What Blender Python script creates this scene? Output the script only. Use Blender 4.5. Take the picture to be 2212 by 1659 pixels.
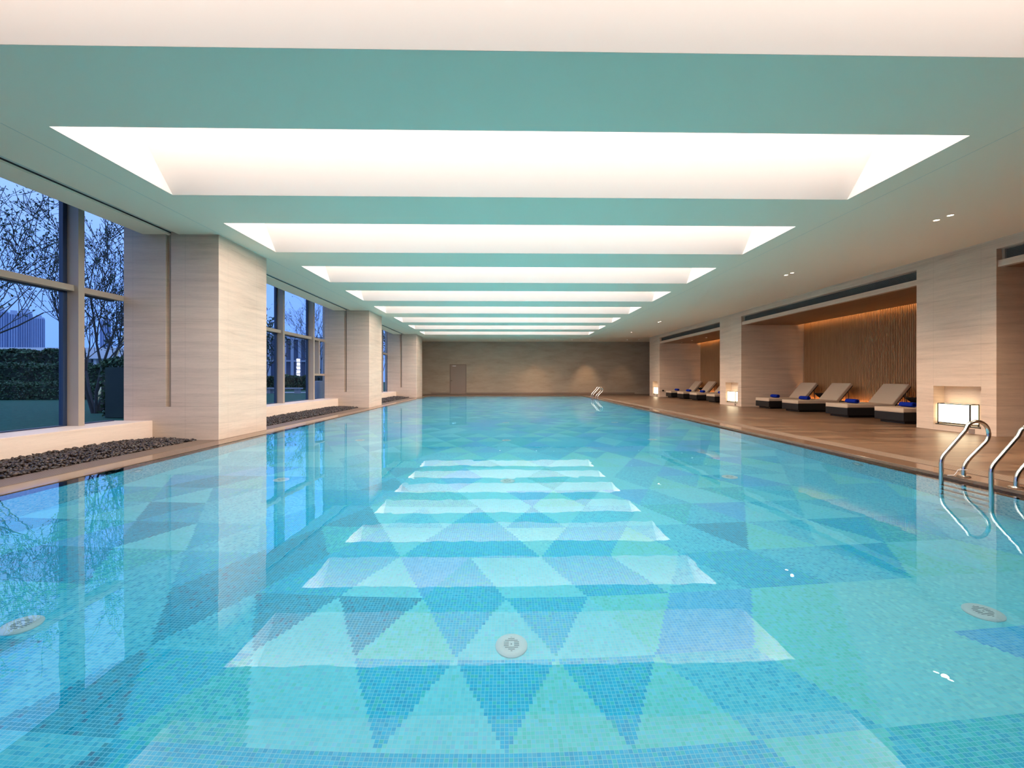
import bpy, bmesh, math, random
import numpy as np
from mathutils import Vector, Matrix

for o in list(bpy.data.objects):
    bpy.data.objects.remove(o)
C = bpy.context.scene.collection
SC = bpy.context.scene
PI = math.pi

# ------------------------------------------------------------------ camera
FPX, W_, H_ = 940.0, 2212.0, 1659.0
cam = bpy.data.cameras.new('camera')
cam.sensor_width = 36.0
cam.lens = 36.0 * FPX / W_
cam.shift_y = -11.5 / W_
cam.clip_start = 0.05
cam.clip_end = 2000
camo = bpy.data.objects.new('camera', cam)
C.objects.link(camo)
EYE = 1.2
camo.location = (0, 0, EYE)
camo.rotation_euler = (PI / 2, 0, -math.atan(16 / FPX))
SC.camera = camo

# ------------------------------------------------------------------ colour management, cycles
SC.view_settings.view_transform = 'Standard'
SC.view_settings.look = 'None'
SC.view_settings.gamma = 1.0
SC.view_settings.exposure = 0.0
SC.view_settings.use_curve_mapping = False
cy = SC.cycles
cy.use_denoising = True
try:
    cy.denoiser = 'OPENIMAGEDENOISE'
    cy.denoising_input_passes = 'RGB_ALBEDO_NORMAL'
    cy.denoising_prefilter = 'ACCURATE'
except Exception:
    pass
cy.max_bounces = 7
cy.diffuse_bounces = 3
cy.glossy_bounces = 3
cy.transmission_bounces = 5
cy.transparent_max_bounces = 12
cy.caustics_refractive = True
cy.caustics_reflective = True
cy.blur_glossy = 1.0
cy.sample_clamp_indirect = 6.0
cy.use_adaptive_sampling = True
cy.adaptive_threshold = 0.10
cy.adaptive_min_samples = 24
cy.use_light_tree = False

# ------------------------------------------------------------------ world: blue dusk sky
world = bpy.data.worlds.new('dusk_sky')
SC.world = world
world.use_nodes = True
wn = world.node_tree
wn.nodes.clear()
wo = wn.nodes.new('ShaderNodeOutputWorld')
wb = wn.nodes.new('ShaderNodeBackground')
wt = wn.nodes.new('ShaderNodeTexCoord')
ws = wn.nodes.new('ShaderNodeSeparateXYZ')
wr = wn.nodes.new('ShaderNodeValToRGB')
wr.color_ramp.elements[0].position = 0.0
wr.color_ramp.elements[0].color = (0.16, 0.33, 0.88, 1)
wr.color_ramp.elements[1].position = 0.45
wr.color_ramp.elements[1].color = (0.42, 0.58, 1.0, 1)
e = wr.color_ramp.elements.new(0.2)
e.color = (0.22, 0.40, 0.95, 1)
wn.links.new(wt.outputs['Generated'], ws.inputs[0])
wn.links.new(ws.outputs['Z'], wr.inputs[0])
wn.links.new(wr.outputs[0], wb.inputs[0])
wb.inputs[1].default_value = 1.5
wn.links.new(wb.outputs[0], wo.inputs[0])

COFFER_LIGHT = 4.3          # luminous panels in the ceiling coffers
LID_LIGHT = 14.0  # added glow of the coffer lids, brightens pool and room
COVE_LIGHT = 26.0
LANTERN_LIGHT = 5.0
WARM = (1.0, 0.80, 0.66)

# ------------------------------------------------------------------ helpers
class MB:
    """collects vertices and faces of one mesh"""
    def __init__(self):
        self.v = []
        self.f = []
        self.m = []
    def quad(self, a, b, c, d, mi=0):
        n = len(self.v)
        self.v += [tuple(a), tuple(b), tuple(c), tuple(d)]
        self.f.append((n, n + 1, n + 2, n + 3)); self.m.append(mi)
    def poly(self, pts, mi=0):
        n = len(self.v)
        self.v += [tuple(p) for p in pts]
        self.f.append(tuple(range(n, n + len(pts)))); self.m.append(mi)
    def box(self, x0, x1, y0, y1, z0, z1, mi=0, M=None):
        n = len(self.v)
        p = [(x0, y0, z0), (x1, y0, z0), (x1, y1, z0), (x0, y1, z0), (x0, y0, z1), (x1, y0, z1), (x1, y1, z1), (x0, y1, z1)]
        if M is not None:
            p = [tuple(M @ Vector(q)) for q in p]
        self.v += p
        for q in ((3, 2, 1, 0), (4, 5, 6, 7), (0, 1, 5, 4), (1, 2, 6, 5), (2, 3, 7, 6), (3, 0, 4, 7)):
            self.f.append(tuple(n + i for i in q)); self.m.append(mi)
    def tube(self, pts, r, seg=10, cap=True, mi=0):
        pts = [Vector(p) for p in pts]
        rs = r if isinstance(r, (list, tuple)) else [r] * len(pts)
        rings = []
        up = None
        for i, p in enumerate(pts):
            t = (pts[min(i + 1, len(pts) - 1)] - pts[max(i - 1, 0)])
            t.normalize()
            if up is None:
                up = Vector((0, 0, 1)) if abs(t.z) < .9 else Vector((0, 1, 0))
            a = t.cross(up)
            if a.length < 1e-4:
                a = t.cross(Vector((1, 0, 0)))
            a.normalize()
            b = a.cross(t); b.normalize()
            up = b
            n = len(self.v)
            for k in range(seg):
                an = 2 * PI * k / seg
                self.v.append(tuple(p + a * math.cos(an) * rs[i] + b * math.sin(an) * rs[i]))
            rings.append(n)
        for i in range(len(rings) - 1):
            for k in range(seg):
                k2 = (k + 1) % seg
                self.f.append((rings[i] + k, rings[i] + k2, rings[i + 1] + k2, rings[i + 1] + k)); self.m.append(mi)
        if cap:
            self.f.append(tuple(rings[0] + k for k in range(seg))[::-1]); self.m.append(mi)
            self.f.append(tuple(rings[-1] + k for k in range(seg))); self.m.append(mi)
    def lathe(self, prof, seg=32, c=(0, 0, 0), axis='z', mi=0):
        rings = []
        for (r, z) in prof:
            n = len(self.v)
            for k in range(seg):
                a = 2 * PI * k / seg
                if axis == 'z':
                    self.v.append((c[0] + r * math.cos(a), c[1] + r * math.sin(a), c[2] + z))
                elif axis == 'x':
                    self.v.append((c[0] + z, c[1] + r * math.cos(a), c[2] + r * math.sin(a)))
                else:
                    self.v.append((c[0] + r * math.cos(a), c[1] + z, c[2] + r * math.sin(a)))
            rings.append(n)
        for i in range(len(rings) - 1):
            for k in range(seg):
                k2 = (k + 1) % seg
                self.f.append((rings[i] + k, rings[i] + k2, rings[i + 1] + k2, rings[i + 1] + k)); self.m.append(mi)
        self.f.append(tuple(rings[0] + k for k in range(seg))[::-1]); self.m.append(mi)
        self.f.append(tuple(rings[-1] + k for k in range(seg))); self.m.append(mi)
    def build(self, name, mats, parent=None, smooth=False, bevel=0.0, kind=None, fix=True):
        me = bpy.data.meshes.new(name)
        me.from_pydata(self.v, [], self.f)
        if not isinstance(mats, (list, tuple)):
            mats = [mats]
        for m in mats:
            me.materials.append(m)
        if len(mats) > 1:
            me.polygons.foreach_set('material_index', self.m)
        if fix:
            bm = bmesh.new(); bm.from_mesh(me)
            bmesh.ops.recalc_face_normals(bm, faces=bm.faces)
            bm.to_mesh(me); bm.free()
        if smooth:
            me.polygons.foreach_set('use_smooth', [True] * len(me.polygons))
            try:
                me.set_sharp_from_angle(angle=math.radians(40))
            except Exception:
                pass
        me.update()
        o = bpy.data.objects.new(name, me)
        C.objects.link(o)
        if parent is not None:
            o.parent = parent
        if bevel > 0:
            b = o.modifiers.new('bevel', 'BEVEL'); b.width = bevel; b.segments = 2; b.limit_method = 'ANGLE'
        if kind:
            o['kind'] = kind
        return o

def tag(o, label=None, cat=None, group=None, kind=None):
    if label: o['label'] = label
    if cat: o['category'] = cat
    if group: o['group'] = group
    if kind: o['kind'] = kind
    return o

def empty(name, loc=(0, 0, 0), rz=0.0, **k):
    o = bpy.data.objects.new(name, None)
    o.empty_display_size = .1
    C.objects.link(o)
    o.location = loc
    o.rotation_euler = (0, 0, rz)
    tag(o, **k)
    return o

def dup(root, loc, rz=None, label=None):
    r = root.copy(); C.objects.link(r); r.location = loc
    if rz is not None: r.rotation_euler = (0, 0, rz)
    if label: r['label'] = label
    for ch in list(root.children):
        c = ch.copy(); C.objects.link(c); c.parent = r
        for g in ch.children:
            d = g.copy(); C.objects.link(d); d.parent = c
    return r

def arc(c, r, a0, a1, n, y=0.0):
    """points of an arc in the x-z plane"""
    return [(c[0] + r * math.cos(a0 + (a1 - a0) * i / n), y, c[1] + r * math.sin(a0 + (a1 - a0) * i / n)) for i in range(n + 1)]

# ------------------------------------------------------------------ materials
class NT:
    def __init__(self, name):
        self.m = bpy.data.materials.new(name); self.m.use_nodes = True
        self.t = self.m.node_tree; self.t.nodes.clear()
        self.out = self.t.nodes.new('ShaderNodeOutputMaterial')
    def n(self, ty, **k):
        x = self.t.nodes.new(ty)
        for a, b in k.items(): setattr(x, a, b)
        return x
    def l(self, a, b): self.t.links.new(a, b)
    def math(self, op, a, b=None, clamp=False):
        x = self.n('ShaderNodeMath', operation=op); x.use_clamp = clamp
        for i, v in enumerate((a, b)):
            if v is None: continue
            if isinstance(v, (int, float)): x.inputs[i].default_value = v
            else: self.l(v, x.inputs[i])
        return x.outputs[0]
    def mix(self, f, a, b, blend='MIX'):
        x = self.n('ShaderNodeMix', data_type='RGBA', blend_type=blend)
        for i, v in ((0, f), (6, a), (7, b)):
            if isinstance(v, (int, float)): x.inputs[i].default_value = v
            elif isinstance(v, (tuple, list)): x.inputs[i].default_value = (*v[:3], 1)
            else: self.l(v, x.inputs[i])
        return x.outputs[2]
    def ramp(self, f, stops):
        x = self.n('ShaderNodeValToRGB')
        els = x.color_ramp.elements
        els[0].position, els[0].color = stops[0][0], (*stops[0][1], 1)
        els[1].position, els[1].color = stops[-1][0], (*stops[-1][1], 1)
        for p, c in stops[1:-1]:
            q = els.new(p); q.color = (*c, 1)
        self.l(f, x.inputs[0])
        return x.outputs[0]
    def noise(self, vec, scale, detail=4, rough=.55, dist=0.0):
        x = self.n('ShaderNodeTexNoise')
        x.inputs['Scale'].default_value = scale; x.inputs['Detail'].default_value = detail
        x.inputs['Roughness'].default_value = rough; x.inputs['Distortion'].default_value = dist
        if vec is not None: self.l(vec, x.inputs['Vector'])
        return x.outputs['Fac']
    def coord(self, scale=(1, 1, 1), rot=(0, 0, 0), kind='Object'):
        t = self.n('ShaderNodeTexCoord'); m = self.n('ShaderNodeMapping')
        m.inputs['Scale'].default_value = scale; m.inputs['Rotation'].default_value = rot
        self.l(t.outputs[kind], m.inputs[0])
        return m.outputs[0]
    def bsdf(self, col, rough=.5, metal=0.0, spec=.5, bump=None, bstr=.1, bdist=.01):
        p = self.n('ShaderNodeBsdfPrincipled')
        if isinstance(col, (tuple, list)): p.inputs['Base Color'].default_value = (*col[:3], 1)
        else: self.l(col, p.inputs['Base Color'])
        if isinstance(rough, (int, float)): p.inputs['Roughness'].default_value = rough
        else: self.l(rough, p.inputs['Roughness'])
        p.inputs['Metallic'].default_value = metal
        p.inputs['Specular IOR Level'].default_value = spec
        if bump is not None:
            b = self.n('ShaderNodeBump'); b.inputs['Strength'].default_value = bstr; b.inputs['Distance'].default_value = bdist
            self.l(bump, b.inputs['Height']); self.l(b.outputs[0], p.inputs['Normal'])
        self.l(p.outputs[0], self.out.inputs[0])
        return p

def plain(name, col, rough=.5, metal=0.0, spec=.5, var=.06, scale=8.0, bstr=0.0):
    t = NT(name)
    nz = t.noise(t.coord(), scale, 3)
    c = t.mix(nz, tuple(x * (1 - var) for x in col), tuple(min(1, x * (1 + var)) for x in col))
    t.bsdf(c, rough, metal, spec, nz if bstr else None, bstr)
    return t.m

def emit(name, col, strength):
    t = NT(name)
    e = t.n('ShaderNodeEmission'); e.inputs[0].default_value = (*col, 1); e.inputs[1].default_value = strength
    t.l(e.outputs[0], t.out.inputs[0])
    return t.m

def line_mask(t, val, period, width, offset=0.0):
    """1 on thin joint lines every period"""
    a = t.math('ADD', val, offset)
    a = t.math('MODULO', t.math('ADD', a, period * 200), period)
    return t.math('LESS_THAN', a, width)

def stone(name, light, dark, vein=(.35, .35, 6.0), rot=(0, 0, 0), joints=(0.0, 0.0), rough=.42, spec=.35):
    t = NT(name)
    v = t.coord(vein, rot)
    n1 = t.noise(v, 1.6, 6, .62, .35)
    n2 = t.noise(t.coord((1.2, 1.2, 26), rot), 2.2, 5, .65, .8)
    f = t.math('ADD', t.math('MULTIPLY', n1, .75), t.math('MULTIPLY', n2, .35))
    c = t.ramp(f, [(.33, dark), (.47, tuple((a * .4 + b * .6) for a, b in zip(dark, light))), (.66, light)])
    # hairline dark veins
    n3 = t.noise(t.coord((.8, .8, 9), rot), 2.6, 7, .7, 1.2)
    hair = t.math('LESS_THAN', t.math('ABSOLUTE', t.math('SUBTRACT', n3, .5)), .006)
    c = t.mix(t.math('MULTIPLY', hair, .22), c, tuple(x * .55 for x in dark))
    if joints[0]:
        s = t.n('ShaderNodeSeparateXYZ'); tc = t.n('ShaderNodeTexCoord'); t.l(tc.outputs['Object'], s.inputs[0])
        h = line_mask(t, s.outputs['Z'], joints[0], .006, -.655)
        c = t.mix(t.math('MULTIPLY', h, .35), c, tuple(x * .5 for x in dark))
        if joints[1]:
            h2 = line_mask(t, s.outputs['X'], joints[1], .006, .2)
            h3 = line_mask(t, s.outputs['Y'], joints[1], .006, -8.83)
            g = t.n('ShaderNodeNewGeometry'); gs = t.n('ShaderNodeSeparateXYZ'); t.l(g.outputs['Normal'], gs.inputs[0])
            nx = t.math('GREATER_THAN', t.math('ABSOLUTE', gs.outputs['X']), .5)
            hh = t.math('ADD', t.math('MULTIPLY', h3, nx), t.math('MULTIPLY', h2, t.math('SUBTRACT', 1.0, nx)))
            c = t.mix(t.math('MULTIPLY', hh, .28), c, tuple(x * .5 for x in dark))
    t.bsdf(c, rough, 0, spec, n2, .04, .01)
    return t.m

M = {}
M['stone'] = stone('travertine_stone', (.70, .545, .42), (.47, .355, .265), joints=(1.65, 1.0))
M['stone_sill'] = stone('pale_travertine', (.88, .70, .56), (.74, .57, .44), joints=(0, 0))
M['stone_far'] = stone('brown_sandstone', (.44, .355, .27), (.30, .235, .17), vein=(.5, .5, 2.2), rot=(0, math.radians(-28), 0), rough=.6)
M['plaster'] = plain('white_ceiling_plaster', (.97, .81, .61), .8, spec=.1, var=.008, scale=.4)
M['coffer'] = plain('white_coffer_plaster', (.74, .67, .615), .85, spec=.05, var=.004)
M['coffer_light'] = emit('coffer_light_panel', WARM, COFFER_LIGHT)
M['lid_light'] = emit('coffer_lid_fill', (1.0, .90, .87), LID_LIGHT)
M['dark_slot'] = plain('dark_slot', (.03, .03, .03), .6)
M['slot_grey'] = plain('slot_grey_green', (.62, .60, .50), .6)
M['mullion'] = plain('bronze_grey_aluminium', (.40, .33, .265), .45, spec=.4, var=.03)
M['frame_dark'] = plain('dark_window_frame', (.02, .04, .09), .4)
M['black'] = plain('black_wicker', (.008, .008, .009), .42, spec=.5, scale=60)
M['metal_black'] = plain('black_metal', (.012, .011, .010), .35, spec=.5)
M['cushion'] = plain('taupe_cushion_fabric', (.50, .385, .285), .9, spec=.1, var=.07, scale=160, bstr=.15)
M['towel'] = plain('royal_blue_towel', (.006, .022, .26), .95, spec=.05, var=.25, scale=120, bstr=.6)
M['steel'] = plain('brushed_steel', (.72, .68, .63), .17, metal=1.0, var=.02)
M['white_plastic'] = plain('white_plastic', (.90, .92, .93), .3, var=.01)
M['grey_plastic'] = plain('grey_plastic', (.22, .30, .34), .5)
M['teal_plastic'] = plain('teal_grate', (.03, .55, .66), .5)
M['door'] = plain('mauve_brown_door', (.30, .225, .185), .5, var=.02)
M['door_frame'] = plain('brown_door_frame', (.235, .175, .14), .5, var=.02)
M['lamp_disc'] = emit('downlight_glow', (1.0, .86, .72), 9.0)
M['lamp_dim'] = emit('downlight_dim', (1.0, .86, .72), 1.6)
M['lantern'] = emit('lantern_paper_glow', (1.0, .80, .52), LANTERN_LIGHT * .95)
M['cove'] = emit('cove_strip_glow', (1.0, .50, .17), COVE_LIGHT)
M['cove_low'] = emit('low_cove_strip_glow', (1.0, .52, .20), COVE_LIGHT * 1.3)

def wood(name, a, b, scale=(1, 1, 1), rough=.4):
    t = NT(name)
    n1 = t.noise(t.coord(scale), 3.0, 6, .6, .4)
    c = t.ramp(n1, [(.3, a), (.7, b)])
    t.bsdf(c, rough, 0, .4, n1, .05)
    return t.m
M['wood_ceiling'] = wood('walnut_ceiling', (.20, .095, .038), (.30, .15, .062), (9, .6, 1), .42)
M['slat'] = wood('walnut_slat', (.36, .19, .09), (.50, .28, .14), (12, 12, .5), .45)
M['slat_back'] = plain('dark_slat_backing', (.05, .028, .015), .8)

def deck_mat():
    t = NT('wood_look_deck_tile')
    b = t.n('ShaderNodeTexBrick')
    b.offset = .37; b.inputs['Scale'].default_value = 1.0
    b.inputs['Brick Width'].default_value = 1.2; b.inputs['Row Height'].default_value = .3
    b.inputs['Mortar Size'].default_value = .004; b.inputs['Mortar Smooth'].default_value = .2
    b.inputs['Color1'].default_value = (.0, 0, 0, 1); b.inputs['Color2'].default_value = (1, 1, 1, 1)
    b.inputs['Mortar'].default_value = (.5, .5, .5, 1)
    t.l(t.coord((1, 1, 1), (0, 0, 0)), b.inputs['Vector'])
    grain = t.noise(t.coord((1.2, 18, 1), (0, 0, 0)), 2.0, 6, .62, .5)
    broad = t.noise(t.coord((.5, 4.5, 1), (0, 0, 0)), 2.0, 4, .6, .6)
    g = t.math('ADD', t.math('ADD', t.math('MULTIPLY', grain, .35), t.math('MULTIPLY', broad, .5)), t.math('MULTIPLY', b.outputs['Color'], .2))
    c = t.ramp(g, [(.32, (.045, .024, .013)), (.52, (.115, .066, .037)), (.72, (.20, .12, .070))])
    c = t.mix(t.math('MULTIPLY', b.outputs['Fac'], .55), c, (.30, .22, .15))
    r = t.math('ADD', t.math('MULTIPLY', grain, .14), .27)
    t.bsdf(c, r, 0, .5, grain, .05, .004)
    return t.m
M['deck'] = deck_mat()

def coping_mat():
    t = NT('plain_brown_coping')
    n = t.noise(t.coord((3, 3, 3)), 30, 4)
    c = t.ramp(n, [(.3, (.115, .068, .042)), (.7, (.165, .10, .062))])
    t.bsdf(c, .10, 0, .5)
    return t.m
M['coping'] = coping_mat()

def grille_mat():
    t = NT('ribbed_overflow_grille')
    w = t.n('ShaderNodeTexWave'); w.wave_type = 'BANDS'; w.bands_direction = 'X'
    w.inputs['Scale'].default_value = 9.0; w.inputs['Distortion'].default_value = 2.2
    w.inputs['Detail'].default_value = 2.0; w.inputs['Detail Scale'].default_value = .6
    t.l(t.coord((1, .12, 1)), w.inputs['Vector'])
    n = t.noise(t.coord((1, 1, 1)), 25, 3)
    c = t.ramp(w.outputs['Fac'], [(.15, (.03, .018, .012)), (.45, (.14, .09, .06)), (.8, (.27, .185, .125))])
    c = t.mix(t.math('MULTIPLY', n, .3), c, (.15, .10, .07))
    t.bsdf(c, .5, 0, .4, w.outputs['Fac'], .4, .006)
    return t.m
M['grille'] = grille_mat()

TILE = .0234
def mosaic_mat(name, use_attr, base=None, two=None, wall=False):
    """glass mosaic: tile colour, darker and lighter tiles, pale grout"""
    t = NT(name)
    tc = t.n('ShaderNodeTexCoord'); s = t.n('ShaderNodeSeparateXYZ'); t.l(tc.outputs['Object'], s.inputs[0])
    if wall:
        u, v = s.outputs['Y'], s.outputs['Z']
        px, pz = TILE, TILE
    else:
        u, v = s.outputs['X'], s.outputs['Y']
        px = pz = TILE
    iu = t.math('FLOOR', t.math('DIVIDE', u, px)); iv = t.math('FLOOR', t.math('DIVIDE', v, pz))
    cx = t.n('ShaderNodeCombineXYZ'); t.l(iu, cx.inputs[0]); t.l(iv, cx.inputs[1])
    wn_ = t.n('ShaderNodeTexWhiteNoise'); wn_.noise_dimensions = '3D'; t.l(cx.outputs[0], wn_.inputs['Vector'])
    rnd = wn_.outputs['Value']
    if use_attr:
        a = t.n('ShaderNodeAttribute'); a.attribute_name = 'tile_colour'
        c = a.outputs['Color']
        hs = t.n('ShaderNodeHueSaturation')
        t.l(c, hs.inputs['Color'])
        t.l(t.math('ADD', t.math('MULTIPLY', rnd, .10), .95), hs.inputs['Value'])
        c = hs.outputs[0]
    else:
        c = t.ramp(rnd, [(0, base[0])] + [(i / len(base), base[i]) for i in range(1, len(base) - 1)] + [(1, base[-1])])
        c.node.color_ramp.interpolation = 'CONSTANT'
    fu = t.math('FRACT', t.math('DIVIDE', u, px)); fv = t.math('FRACT', t.math('DIVIDE', v, pz))
    g = t.math('MAXIMUM', t.math('GREATER_THAN', t.math('ABSOLUTE', t.math('SUBTRACT', fu, .5)), .435),
               t.math('GREATER_THAN', t.math('ABSOLUTE', t.math('SUBTRACT', fv, .5)), .435))
    c = t.mix(t.math('MULTIPLY', g, .72), c, (.44, .82, .94))
    t.bsdf(c, .3, 0, .3)
    return t.m
M['mosaic'] = mosaic_mat('pool_floor_mosaic', True)
M['mosaic_wall'] = mosaic_mat('pool_wall_mosaic', False, wall=True,
    base=[(.02, .50, .72), (.36, .86, .95), (.60, .95, .97), (.08, .62, .80), (.62, .93, .97), (.12, .68, .84), (.46, .88, .95), (.38, .84, .95)])

def water_mat():
    t = NT('clear_pool_water')
    n = t.noise(t.coord((1, .6, 1)), 1.3, 3, .5)
    n2 = t.noise(t.coord((1, .7, 1)), 6.0, 2, .5)
    h = t.math('ADD', n, t.math('MULTIPLY', n2, .12))
    b = t.n('ShaderNodeBump'); b.inputs['Strength'].default_value = .10; b.inputs['Distance'].default_value = .02
    t.l(h, b.inputs['Height'])
    fr = t.n('ShaderNodeFresnel'); fr.inputs['IOR'].default_value = 1.333
    t.l(b.outputs[0], fr.inputs['Normal'])
    f = t.math('DIVIDE', t.math('MULTIPLY', fr.outputs[0], 2.5), t.math('ADD', 1.0, t.math('MULTIPLY', fr.outputs[0], 2.3)), clamp=True)
    re = t.n('ShaderNodeBsdfRefraction'); re.inputs['IOR'].default_value = 1.333; re.inputs['Roughness'].default_value = 0.0
    re.inputs['Color'].default_value = (.78, .97, 1, 1)
    gl = t.n('ShaderNodeBsdfGlossy'); gl.inputs['Roughness'].default_value = 0.0
    t.l(b.outputs[0], re.inputs['Normal']); t.l(b.outputs[0], gl.inputs['Normal'])
    mx = t.n('ShaderNodeMixShader')
    t.l(f, mx.inputs[0]); t.l(re.outputs[0], mx.inputs[1]); t.l(gl.outputs[0], mx.inputs[2])
    t.l(mx.outputs[0], t.out.inputs[0])
    return t.m
M['water'] = water_mat()

def glass_mat():
    t = NT('window_glass')
    fr = t.n('ShaderNodeFresnel'); fr.inputs['IOR'].default_value = 1.45
    tr = t.n('ShaderNodeBsdfTransparent'); tr.inputs[0].default_value = (.85, .93, 1.0, 1)
    gl = t.n('ShaderNodeBsdfGlossy'); gl.inputs['Roughness'].default_value = 0.0; gl.inputs[0].default_value = (.7, .8, 1, 1)
    mx = t.n('ShaderNodeMixShader')
    t.l(t.math('MULTIPLY', fr.outputs[0], .35), mx.inputs[0]); t.l(tr.outputs[0], mx.inputs[1]); t.l(gl.outputs[0], mx.inputs[2])
    t.l(mx.outputs[0], t.out.inputs[0])
    return t.m
M['glass'] = glass_mat()
M['clear_glass'] = M['glass']

M['pebble'] = None
t = NT('dark_river_pebble')
oi = t.n('ShaderNodeAttribute'); oi.attribute_name = 'pebble_shade'
nz = t.noise(t.coord(), 40, 3)
c = t.ramp(oi.outputs['Fac'], [(0, (.014, .009, .007)), (.6, (.034, .022, .016)), (1, (.09, .062, .045))])
t.bsdf(c, .33, 0, .5, nz, .1)
M['pebble'] = t.m
M['lawn'] = plain('lawn_grass', (.032, .105, .075), .9, spec=.1, var=.85, scale=9, bstr=.5)
def leaf_mat(name, a, b, c):
    t = NT(name)
    at = t.n('ShaderNodeAttribute'); at.attribute_name = 'leaf_shade'
    n = t.noise(t.coord(), .9, 3)
    f = t.math('ADD', t.math('MULTIPLY', at.outputs['Fac'], .6), t.math('MULTIPLY', n, .5))
    t.bsdf(t.ramp(f, [(.2, a), (.55, b), (.95, c)]), .55, 0, .4)
    return t.m
M['hedge'] = leaf_mat('hedge_leaf', (.006, .018, .010), (.022, .075, .035), (.10, .22, .10))
M['leaf'] = leaf_mat('tree_leaf', (.012, .022, .018), (.035, .065, .045), (.09, .15, .09))
M['bark'] = plain('grey_bark', (.05, .055, .06), .8, var=.3, scale=20)
M['tower'] = plain('pale_tower_cladding', (.34, .40, .50), .7, var=.04, scale=.05)
M['tower_glass'] = plain('tower_window_bands', (.08, .12, .22), .4, var=.2, scale=.2)
M['pavilion'] = plain('white_pavilion', (.80, .80, .84), .6, var=.03)
M['bamboo'] = plain('pale_timber_pole', (.95, .80, .45), .6)
M['concrete'] = plain('grey_concrete', (.30, .32, .36), .8, scale=5)
M['sign_glow'] = emit('sign_glow', (.85, .82, 1.0), 3.5)

# ------------------------------------------------------------------ dimensions
XL, XR = -5.17, 5.35          # pool water edges
YN, YF = 0.35, 29.8           # pool ends
DEPTH = 1.2
DL, DR = .008, .04            # deck heights left, right
HC = 4.0                      # ceiling
COL = [(8.55, 10.24), (17.95, 19.75), (27.5, 29.4)]
CXL, CXR = -5.55, 9.85        # faces of the pillars towards the pool
YW, YB = 33.0, -5.5           # far wall, wall behind the camera
XG = -7.52                    # window glass
XA = 12.46                    # slat wall

# ------------------------------------------------------------------ pool shell and water
def tri_id(x, y):
    s, h = .656, .618
    r = math.floor((y - 2.84) / h); fy = (y - 2.84) / h - r
    off = -.32 if r % 2 == 0 else .005
    xb = (x - off) / s
    j = math.floor(xb); u = xb - j
    if abs(u - .5) < (1 - fy) / 2:
        return (r, 'u', round(off + (j + .5) * s, 2))
    return (r, 'd', round(off + round(xb) * s, 2))

FIXED = {}
def fix(r, kind, x, c):
    FIXED[(r, kind, round(x / .328))] = c
for x, c in ((-2.29, 'A'), (-1.63, 'T'), (-1.31, 'P'), (-.65, 'G'), (0, 'P'), (.66, 'P'), (1.31, 'V'), (1.97, 'G'), (2.6, 'W'), (3.3, 'W'), (3.9, 'W'), (4.6, 'A')): fix(0, 'u', x, c)
for x, c in ((-2.29, 'D'), (-1.63, 'D'), (-.976, 'D'), (-.32, 'B'), (.336, 'B'), (.99, 'G'), (1.65, 'V'), (2.3, 'G'), (2.96, 'W'), (3.6, 'W'), (4.3, 'W')): fix(0, 'd', x, c)
for x, c in ((-2.29, 'D'), (-1.63, 'T'), (-.976, 'P'), (-.32, 'P'), (.336, 'G'), (.99, 'G'), (1.65, 'A'), (2.3, 'W'), (2.96, 'W'), (3.6, 'V'), (4.3, 'A')): fix(-1, 'u', x, c)
for x, c in ((-1.96, 'B'), (-1.31, 'P'), (-.65, 'B'), (0, 'B'), (.66, 'B'), (1.31, 'A'), (1.97, 'G'), (2.6, 'W'), (3.3, 'V'), (3.9, 'A')): fix(-1, 'd', x, c)
for x, c in ((-1.63, 'B'), (-.976, 'P'), (-.32, 'B'), (.336, 'P'), (.99, 'B'), (1.65, 'A'), (2.3, 'B'), (2.96, 'A'), (3.6, 'G'), (-2.29, 'D')): fix(1, 'u', x, c)
for x, c in ((-1.97, 'D'), (-1.31, 'B'), (-.65, 'V'), (0, 'P'), (.66, 'B'), (1.31, 'P'), (1.97, 'B'), (2.6, 'A'), (3.3, 'B')): fix(1, 'd', x, c)
for x, c in ((-1.97, 'D'), (-1.31, 'B'), (-.65, 'B'), (0, 'B'), (.66, 'B'), (1.31, 'G'), (1.97, 'A'), (2.6, 'G')): fix(2, 'u', x, c)
for x, c in ((-1.63, 'T'), (-.976, 'P'), (-.32, 'B'), (.336, 'W'), (.99, 'B'), (1.65, 'A'), (2.3, 'D'), (2.96, 'A')): fix(2, 'd', x, c)
for x, c in ((-.976, 'A'), (-.32, 'B'), (.336, 'B'), (.99, 'A'), (1.65, 'P'), (-1.63, 'D')): fix(3, 'u', x, c)
for x, c in ((-1.31, 'P'), (-.65, 'P'), (0, 'P'), (.66, 'P'), (1.31, 'A')): fix(3, 'd', x, c)
for x, c in ((2.3, 'A'), (1.65, 'B'), (.336, 'B'), (-.32, 'B'), (-.976, 'B'), (.99, 'B')): fix(-2, 'u', x - .328, c)
for x in (-1.63, -.976, -.32, .336, .99, 1.65): fix(-2, 'd', x, 'B' if x < 1 else 'G')

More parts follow.
